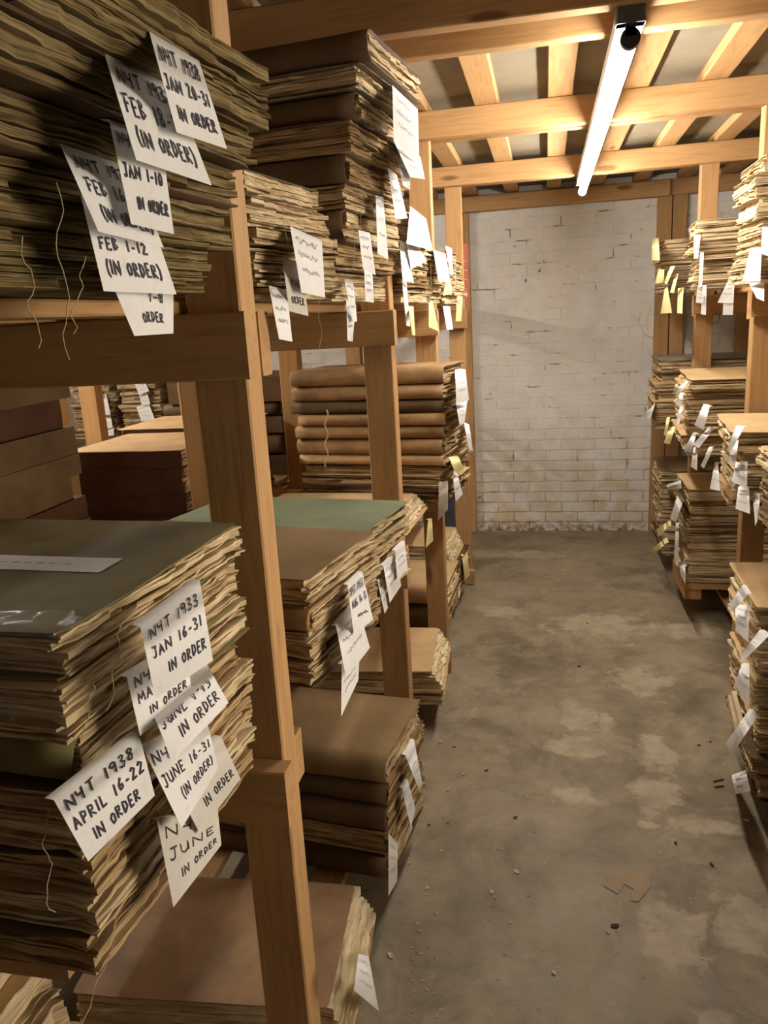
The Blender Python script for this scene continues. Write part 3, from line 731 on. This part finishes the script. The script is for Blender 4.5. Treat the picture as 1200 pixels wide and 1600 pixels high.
note('M1', (84, 1250, 217, 1145, 242, 1243, 138, 1346), .05, T3('NYT 1938', 'APRIL 16-22', 'IN ORDER', (.17, .17, .17), (.10, .38, .68), ((.08, .92), (.05, .98), (.2, .85))), label='white paper tag handwritten April 16-22 in order', nib=.0027)
# short upper stack past the first post
note('U2a', (541, 469, 556, 475, 551, 534, 543, 532), .02)
note('U2a', (538, 436, 552, 441, 558, 502, 551, 504), .03)
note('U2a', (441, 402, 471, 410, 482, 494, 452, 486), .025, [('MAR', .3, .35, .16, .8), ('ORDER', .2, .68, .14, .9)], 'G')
note('U2a', (420, 446, 448, 453, 457, 534, 436, 530), .035)
note('U2a', (453, 353, 503, 376, 508, 465, 471, 457), .045)
note('U2a', (569, 420, 582, 425, 584, 473, 571, 471), .03)
note('U2a', (560, 359, 578, 364, 587, 430, 567, 420), .04)
# leaning tall stack
note('U2b', (587, 305, 599, 308, 607, 406, 590, 396), .06)
note('U2b', (606, 262, 620, 273, 637, 341, 618, 343), .08)
note('U2b', (620, 245, 641, 252, 641, 297, 630, 290), .13)
note('U2b', (615, 220, 657, 245, 664, 280, 641, 277), .145)
note('U2b', (613, 133, 653, 171, 655, 250, 615, 220), .155)
# upper bays past the second post
for i, (q, c) in enumerate([((628, 437, 635, 439, 641, 510, 635, 509), 'W'), ((624, 375, 633, 380, 647, 442, 629, 438), 'W'), ((635, 378, 655, 386, 667, 408, 642, 421), 'W'), ((641, 322, 666, 342, 676, 391, 635, 381), 'W'), ((638, 478, 646, 479, 649, 524, 644, 524), 'Y')]):
    note('U3a', q, .02 + .008 * i, col=c)
for i, (q, c) in enumerate([((670, 470, 676, 470, 686, 518, 670, 511), 'Y'), ((677, 391, 696, 397, 704, 442, 685, 439), 'W')]):
    note('U3b', q, .02 + .008 * i, col=c)
for i, (q, c) in enumerate([((696, 384, 706, 388, 708, 430, 704, 430), 'W'), ((692, 478, 703, 479, 708, 515, 698, 515), 'W'), ((696, 443, 705, 443, 706, 459, 692, 462), 'Y')]):
    note('U4a', q, .02 + .008 * i, col=c)
note('U4b', (714, 462, 723, 464, 721, 502, 712, 502), .02, col='Y')
# left mid shelf
note('M2a', (534, 1038, 562, 1015, 560, 1062, 533, 1120), .02)
note('M2a', (525, 978, 558, 940, 578, 1012, 541, 1060), .03)
note('M2a', (543, 914, 566, 893, 583, 968, 553, 992), .042, [('NYT 1937', .08, .1, .16, .95), ('AUG 16-31', .1, .36, .15, .95), ('~', .3, .68, .1, .9)], nib=.0022, label='white paper tag handwritten 1937 Aug 16-31 on the brown-topped stack')
note('M2b', (590, 908, 599, 905, 606, 950, 601, 959), .02)
note('M2b', (599, 884, 618, 866, 627, 915, 609, 942), .03)
note('M2b', (617, 860, 632, 845, 637, 888, 621, 908), .04)
note('M3a', (669, 812, 675, 810, 677, 845, 665, 856), .02, col='Y')
for i, (q, c) in enumerate([((686, 755, 700, 752, 700, 796, 684, 814), 'G'), ((707, 735, 714, 738, 723, 772, 712, 784), 'W'), ((702, 716, 716, 712, 725, 733, 712, 740), 'Y'), ((725, 660, 733, 663, 739, 705, 732, 702), 'W'), ((712, 628, 730, 626, 726, 660, 718, 664), 'W'), ((711, 578, 727, 577, 733, 625, 713, 632), 'W')]):
    note('M3b', q, .025 + .006 * i, col=c)
# left bottom
note('B2b', (607, 1302, 621, 1318, 621, 1376, 607, 1400), .02, col='G')
note('B2b', (628, 1231, 637, 1218, 649, 1264, 642, 1294), .03)
note('B2b', (633, 1180, 647, 1155, 660, 1225, 654, 1232), .04)
note('B2a', (560, 1490, 576, 1494, 592, 1580, 553, 1547), .03)
note('B4b', (722, 868, 730, 862, 734, 900, 726, 905), .02, col='Y')
# right rack
for i, q in enumerate([(1170, 442, 1194, 443, 1194, 471, 1182, 466), (1191, 355, 1202, 357, 1200, 400, 1189, 396), (1172, 390, 1190, 386, 1188, 440, 1160, 439)]): note('RU1', q, .02 + .01 * i)
for i, q in enumerate([(1132, 452, 1147, 452, 1145, 492, 1129, 492), (1139, 435, 1148, 435, 1146, 474, 1121, 473), (1098, 446, 1104, 446, 1103, 492, 1095, 491), (1090, 446, 1101, 455, 1099, 474, 1087, 473), (1094, 394, 1100, 394, 1097, 448, 1091, 449), (1084, 368, 1095, 366, 1091, 404, 1084, 404)]):
    note('RU2', q, .03 + .007 * i)
for i, q in enumerate([(1059, 450, 1068, 449, 1066, 490, 1058, 489), (1039, 448, 1043, 448, 1050, 489, 1032, 490), (1029, 420, 1038, 422, 1037, 442, 1023, 443), (1055, 428, 1060, 428, 1053, 458, 1047, 457), (1048, 416, 1055, 415, 1042, 444, 1036, 443), (1019, 372, 1029, 372, 1031, 406, 1018, 407)]):
    note('RU3', q, .02 + .006 * i, col='Y')
for i, q in enumerate([(1117, 722, 1122, 724, 1125, 767, 1109, 764), (1108, 698, 1116, 698, 1100, 732, 1095, 728), (1084, 698, 1090, 698, 1089, 735, 1079, 729), (1083, 676, 1088, 678, 1080, 709, 1069, 702), (1108, 667, 1117, 668, 1092, 700, 1082, 695), (1062, 636, 1068, 635, 1061, 663, 1056, 661), (1099, 632, 1109, 635, 1099, 672, 1085, 664), (1062, 614, 1068, 616, 1062, 640, 1059, 632), (1070, 597, 1076, 595, 1059, 619, 1050, 614)]):
    note('RM2', q, .025 + .006 * i)
for i, q in enumerate([(1176, 770, 1187, 773, 1186, 808, 1180, 822), (1154, 760, 1170, 761, 1172, 803, 1149, 795), (1150, 722, 1168, 722, 1167, 764, 1143, 752), (1145, 690, 1154, 688, 1149, 729, 1136, 724), (1150, 665, 1163, 667, 1141, 708, 1136, 703)]):
    note('RM1', q, .03 + .008 * i)
for i, (q, c) in enumerate([((1014, 640, 1024, 630, 1016, 655, 1004, 650), 'W'), ((1042, 652, 1047, 652, 1041, 681, 1037, 680), 'Y'), ((1046, 667, 1055, 667, 1047, 694, 1037, 692), 'Y')]): note('RM3', q, .03 + .008 * i, col=c)
for i, q in enumerate([(1060, 875, 1071, 884, 1071, 913, 1063, 897), (1056, 817, 1061, 818, 1059, 877, 1053, 875), (1060, 768, 1067, 784, 1056, 817, 1047, 810), (1041, 757, 1064, 750, 1065, 763, 1043, 766)]): note('RB2', q, .02 + .008 * i)
for i, q in enumerate([(1040, 840, 1042, 848, 1020, 868, 1016, 860), (1045, 814, 1046, 822, 1029, 838, 1025, 827)]): note('RB3', q, .03 + .008 * i, col='Y')
for i, (q, tx) in enumerate([((1143, 1211, 1165, 1203, 1173, 1236, 1149, 1241), [('NYT', .25, .15, .3, .75), ('~', .2, .6, .12, .6)]), ((1171, 1108, 1182, 1122, 1143, 1181, 1134, 1161), None), ((1160, 1036, 1171, 1038, 1171, 1104, 1147, 1070), None), ((1187, 984, 1202, 993, 1158, 1036, 1156, 1026), None), ((1149, 945, 1171, 945, 1169, 1004, 1149, 985), None), ((1160, 914, 1169, 928, 1145, 956, 1139, 945), None)]):
    note('RB1', q, .05 + .008 * i, tx)
# end of the next aisle
for i, q in enumerate([(139, 686, 155, 682, 157, 692, 141, 694), (155, 672, 178, 664, 178, 680, 158, 684), (138, 642, 173, 650, 176, 668, 152, 672), (126, 626, 142, 624, 146, 636, 129, 640), (137, 618, 166, 616, 173, 648, 146, 650), (141, 608, 157, 607, 160, 620, 144, 622)]): note('F1', q, .02 + .01 * i)
for i, q in enumerate([(213, 636, 232, 630, 244, 660, 221, 658), (218, 617, 230, 614, 235, 632, 221, 633), (211, 600, 227, 598, 233, 611, 217, 617)]): note('F2', q, .02 + .012 * i)
name_tags()

# ------------------------------------------------------------------ smaller things
v1 = STK['M1']['vols'][0]                          # label strip, tape and torn corner on the nearest mid-shelf volume
zt = max(p.co.z for c in COL.objects if c.parent == v1 for p in c.data.vertices)
tops = [p.co for c in COL.objects if c.parent == v1 and c.name.startswith('top_cover') for p in c.data.vertices]
def lie(x, y, e): return (x, y, max(p.z for p in sorted(tops, key=lambda p: (p.x - x) ** 2 * .2 + (p.y - y) ** 2)[:4]) + e)
def strip(x0, x1, y0, y1, e, nx):
    V = [lie(x0 + (x1 - x0) * i / nx, y, e) for y in (y0, (y0 + y1) / 2, y1) for i in range(nx + 1)]
    return V, [(j * (nx + 1) + i, j * (nx + 1) + i + 1, (j + 1) * (nx + 1) + i + 1, (j + 1) * (nx + 1) + i) for j in (0, 1) for i in range(nx)]
v, f = strip(-.60, -.085, .190, .246, .0008, 16); o = mesh('label_strip', v, f, WHITE, v1); o['label'] = 'white paper label strip on the cover'
v, f = join([strip(-.58 + .02 * i, -.567 + .02 * i, .217, .2185, .0013, 1) for i in range(22)]); mesh('printed_line', v, f, FAINT, o)
V = []; Fc = []                                    # crumpled clear wrap hanging over the near corner
for j in range(9):
    for i in range(15):
        x = -.16 + .17 * i / 14; u = j / 8
        y = .045 - .058 * min(u, .45) / .45; z = zt + .003 - max(0, u - .45) / .55 * .10
        V.append((x + rnd.uniform(-.006, .006), y + rnd.uniform(-.006, .004) - .006, z + rnd.uniform(0, .006)))
for j in range(8):
    for i in range(14): a = j * 15 + i; Fc.append((a, a + 1, a + 16, a + 15))
o = mesh('plastic_wrap', V, Fc, PLASTIC, v1, smooth=True); o['label'] = 'crumpled clear plastic wrap'
# loose binding threads
def thread(key, k, px, py, px2, py2, off, amp=.005, rad=.0005, name='binding_thread'):
    s = STK[key]; vol = s['vols'][min(k, len(s['vols']) - 1)]; p0 = s['n'] + s['o'] * off
    a = on_plane(px, py, p0, s['o']); b = on_plane(px2, py2, p0, s['o']); rr = random.Random(str((px, py)))
    pts = [a + (b - a) * i / 14 + Vector((rr.uniform(-1, 1) * .3, math.sin(i * .9 + px) + rr.uniform(-.4, .4), rr.uniform(-.3, .3))) * amp * (i > 0) for i in range(15)]
    v, f = tube_path(pts, rad)
    o = mesh(name, v, f, TWINE, vol)
    M = Matrix.LocRotScale(vol.location, vol.rotation_euler, None)
    o.matrix_parent_inverse = M.inverted()
for a in [('U1', 4, 88, 285, 107, 560, .065), ('U1', 4, 35, 370, 62, 545, .065), ('U1', 3, 134, 400, 113, 520, .065), ('U1', 0, 92, 0, 94, 50, .06), ('U1', 0, 107, 0, 117, 45, .06), ('M1', 1, 192, 970, 170, 1110, .05), ('M1', 2, 145, 1070, 130, 1160, .05),
          ('M1', 7, 70, 1260, 80, 1430, .02), ('M1', 7, 180, 1470, 130, 1595, .02), ('U2a', 0, 440, 320, 450, 395, .02), ('U2a', 4, 425, 450, 430, 520, .02), ('U2b', 1, 605, 130, 607, 250, .1), ('U2b', 4, 556, 285, 552, 420, .05), ('U2b', 4, 566, 295, 564, 350, .05),
          ('U3a', 3, 672, 400, 676, 530, .04), ('U2a', 4, 498, 455, 503, 580, .02), ('U3b', 3, 655, 495, 658, 545, .03), ('M3b', 6, 512, 640, 514, 730, .2)]:
    if a[0] == 'M3b': continue
    thread(*a)
# twine round the kraft-wrapped stack, on its front face
s = STK['M3b']; vol = s['vols'][3]
pts = []
for i in range(24):
    p = on_plane(510 + 2.5 * math.sin(i * .8), 640 + 90 * i / 23, s['n'] - s['e'] * .016, s['e']); pts.append(p)
v, f = tube_path(pts, .003); o = mesh('binding_twine', v, f, TWINE, vol); o.matrix_parent_inverse = Matrix.LocRotScale(vol.location, vol.rotation_euler, None).inverted()
# block that lifts the right bottom stack
t = empty('timber_pallet', (1.0, 4.2, 0)); tag(t, 'low timber pallet under the middle bottom stack on the right', 'pallet')
for x in (-.27, .27): mesh('runner', *box(x - .04, x + .04, -.2, .2, .113, .17), WY, t)
mesh('deck_board', *box(-.31, .31, -.21, .21, .171, .198), WX, t)
# red printed board standing at the far end of the upper shelf
o = mesh('printed_board', *box(-.045, .045, -.012, .012, 0, .36), flat('faded_red_print', (.48, .15, .10), .7), None, (-.505, 4.95, 1.643), .12)
tag(o, 'narrow faded red printed board standing on the left upper shelf end', 'board')
v, f = join([box(-.035, .02 + .02 * math.sin(i * 2.3), -.0135, -.0128, .04 + .018 * i, .046 + .018 * i) for i in range(13)]); mesh('printed_lines', v, f, flat('pale_print', (.62, .45, .38)), o)
o = mesh('storage_crate', *join([box(-.10, .10, -.14, .14, 0, .42), box(-.11, .11, -.15, .15, .36, .42)]), flat('blue_grey_plastic', (.10, .12, .16), .5, .4), None, (-.62, 5.02, .1125)); tag(o, 'blue-grey plastic crate on the bottom slats beyond the fourth left post', 'crate')
# offcuts on the floor and in the racks
for k, (px, py, px2, py2) in enumerate([(1140, 1090, 1152, 1148), (1146, 1084, 1160, 1140)]):
    s = STK['RB1']; p0 = s['n'] + s['o'] * (.045 + .012 * k); a = on_plane(px, py, p0, s['o']); b = on_plane(px2, py2, p0, s['o'])
    v, f = box(-.006, .006, 0, (b - a).length, -.012, .012); d = (b - a).normalized()
    o = mesh('wooden_stick', v, f, CV['P'], None, a); o.rotation_mode = 'QUATERNION'; o.rotation_quaternion = d.to_track_quat('Y', 'Z')
    tag(o, ['pale wooden slat leaning on the nearest right bottom stack, outer one', 'pale wooden slat leaning on the nearest right bottom stack, inner one'][k], 'slat', 'slats on the right bottom stack')
# torn cardboard bits standing out of the brown-topped bottom stack
s = STK['B2b']
for k, q in enumerate([(628, 1222, 638, 1200, 641, 1222, 630, 1240), (620, 1240, 628, 1226, 629, 1248, 621, 1256)]):
    pass
# paper scraps
def scrap(px, py, sz, mat, label, cat='scrap', group=None, z=.001, lift=.004):
    p = at_z(px, py); rr = random.Random(px * 7 + py); n = rr.randint(5, 8); V = []
    a0 = rr.uniform(0, 6)
    for i in range(n):
        a = a0 + 2 * PI * i / n; q = sz * rr.uniform(.55, 1.1); V.append((q * math.cos(a), q * math.sin(a) * .6, rr.uniform(0, lift)))
    V.append((0, 0, lift * .5)); f = [(i, (i + 1) % n, n) for i in range(n)]
    k = len(V); V += [(x, y, z_ + .0006) for x, y, z_ in V]; f = [tuple(reversed(q)) for q in f] + [tuple(i + k for i in q) for q in f] + [(i, (i + 1) % n, k + (i + 1) % n, k + i) for i in range(n)]
    o = mesh('paper_scrap', V, f, mat, None, (p.x, p.y, z), rr.uniform(0, 6)); tag(o, label, cat, group); return o
p = at_z(985, 1388)
vv = [at_z(*q) for q in ((943, 1385), (975, 1360), (1012, 1366), (1018, 1385), (998, 1410), (985, 1408), (990, 1390), (975, 1382), (965, 1398))]
n = len(vv); V = [(q.x - p.x, q.y - p.y, .0012) for q in vv] + [(q.x - p.x, q.y - p.y, .0022) for q in vv]
o = mesh('torn_paper', V, [tuple(range(n - 1, -1, -1)), tuple(range(n, 2 * n))] + [(i, (i + 1) % n, n + (i + 1) % n, n + i) for i in range(n)], sheet('floor_paper', (.33, .255, .17), .15, .9, .1, .3), None, (p.x, p.y, 0)); tag(o, 'flat torn tan paper stuck to the floor near the lower right', 'torn paper')
SC = flat('scrap_tan', (.56, .44, .27), .9); SD = flat('scrap_dark', (.06, .045, .03), .9); SWH = flat('scrap_white', (.75, .72, .66), .9)
tan = [(779, 1053), (775, 1080), (742, 1110), (688, 1160), (768, 1395), (655, 1455), (610, 1495), (700, 1285), (806, 1362), (733, 1026), (950, 1457), (712, 1130), (745, 1180), (700, 1235), (865, 1520), (690, 1330), (640, 1350), (668, 1388), (725, 1210), (760, 1005)]
for px, py in tan: scrap(px, py, rnd.uniform(.006, .014), SC, 'small tan paper scrap littering the concrete floor', group='tan paper scraps on the floor')
for px, py in [(710, 1168), (760, 1205), (670, 1290), (1110, 1160), (1092, 1165), (960, 1448), (1055, 1318), (1113, 1352), (805, 1278), (1078, 945), (918, 975), (905, 1042)]: scrap(px, py, rnd.uniform(.006, .013), SD, 'small dark crumb lying on the concrete floor', group='dark crumbs on the floor')
scrap(1166, 1283, .012, SWH, 'small white paper scrap on the floor near the right rack')
for k, (a, b) in enumerate([((1115, 1222), (1130, 1219)), ((1117, 1231), (1131, 1229))]):
    pa, pb = at_z(*a), at_z(*b); v, f = cyl(.003, pa + Vector((0, 0, .0035)), pb + Vector((0, 0, .0035)), 8); m_ = (pa + pb) / 2
    o = mesh('nail', [Vector(q) - m_ for q in v], f, flat('rusty_steel', (.16, .09, .05), .6, .4, .6), None, m_); tag(o, ['rusty nail on the floor by the right rack, upper one', 'rusty nail on the floor by the right rack, lower one'][k], 'nail')
# crumbs too many to count
V = []; Fc = []; rr = random.Random(3)
for _ in range(900):
    if rr.random() < .72: x = -.36 + abs(rr.gauss(0, .16)); y = rr.uniform(1.4, 4.6)
    else: x = rr.uniform(-.35, .7); y = rr.uniform(1.4, 5.4)
    a = rr.uniform(0, 6); l = rr.uniform(.0008, .0048); w_ = rr.uniform(.0005, .0018); k = len(V); c, s_ = math.cos(a), math.sin(a)
    for dx, dy in ((-l, -w_), (l, -w_), (l, w_), (-l, w_)): V.append((x + dx * c - dy * s_, y + dx * s_ + dy * c, .001 + rr.uniform(0, .001)))
    V += [(q[0], q[1], q[2] + .0008) for q in V[k:k + 4]]
    Fc += [(k + 3, k + 2, k + 1, k), (k + 4, k + 5, k + 6, k + 7)] + [(k + i, k + (i + 1) % 4, k + 4 + (i + 1) % 4, k + 4 + i) for i in range(4)]
o = mesh('paper_crumbs', V, Fc, SC); o['kind'] = 'stuff'; tag(o, 'fine crumbs of newsprint strewn over the concrete floor beside the left rack', 'crumbs')
print('tags', TAGS, 'objects', len(S.objects))
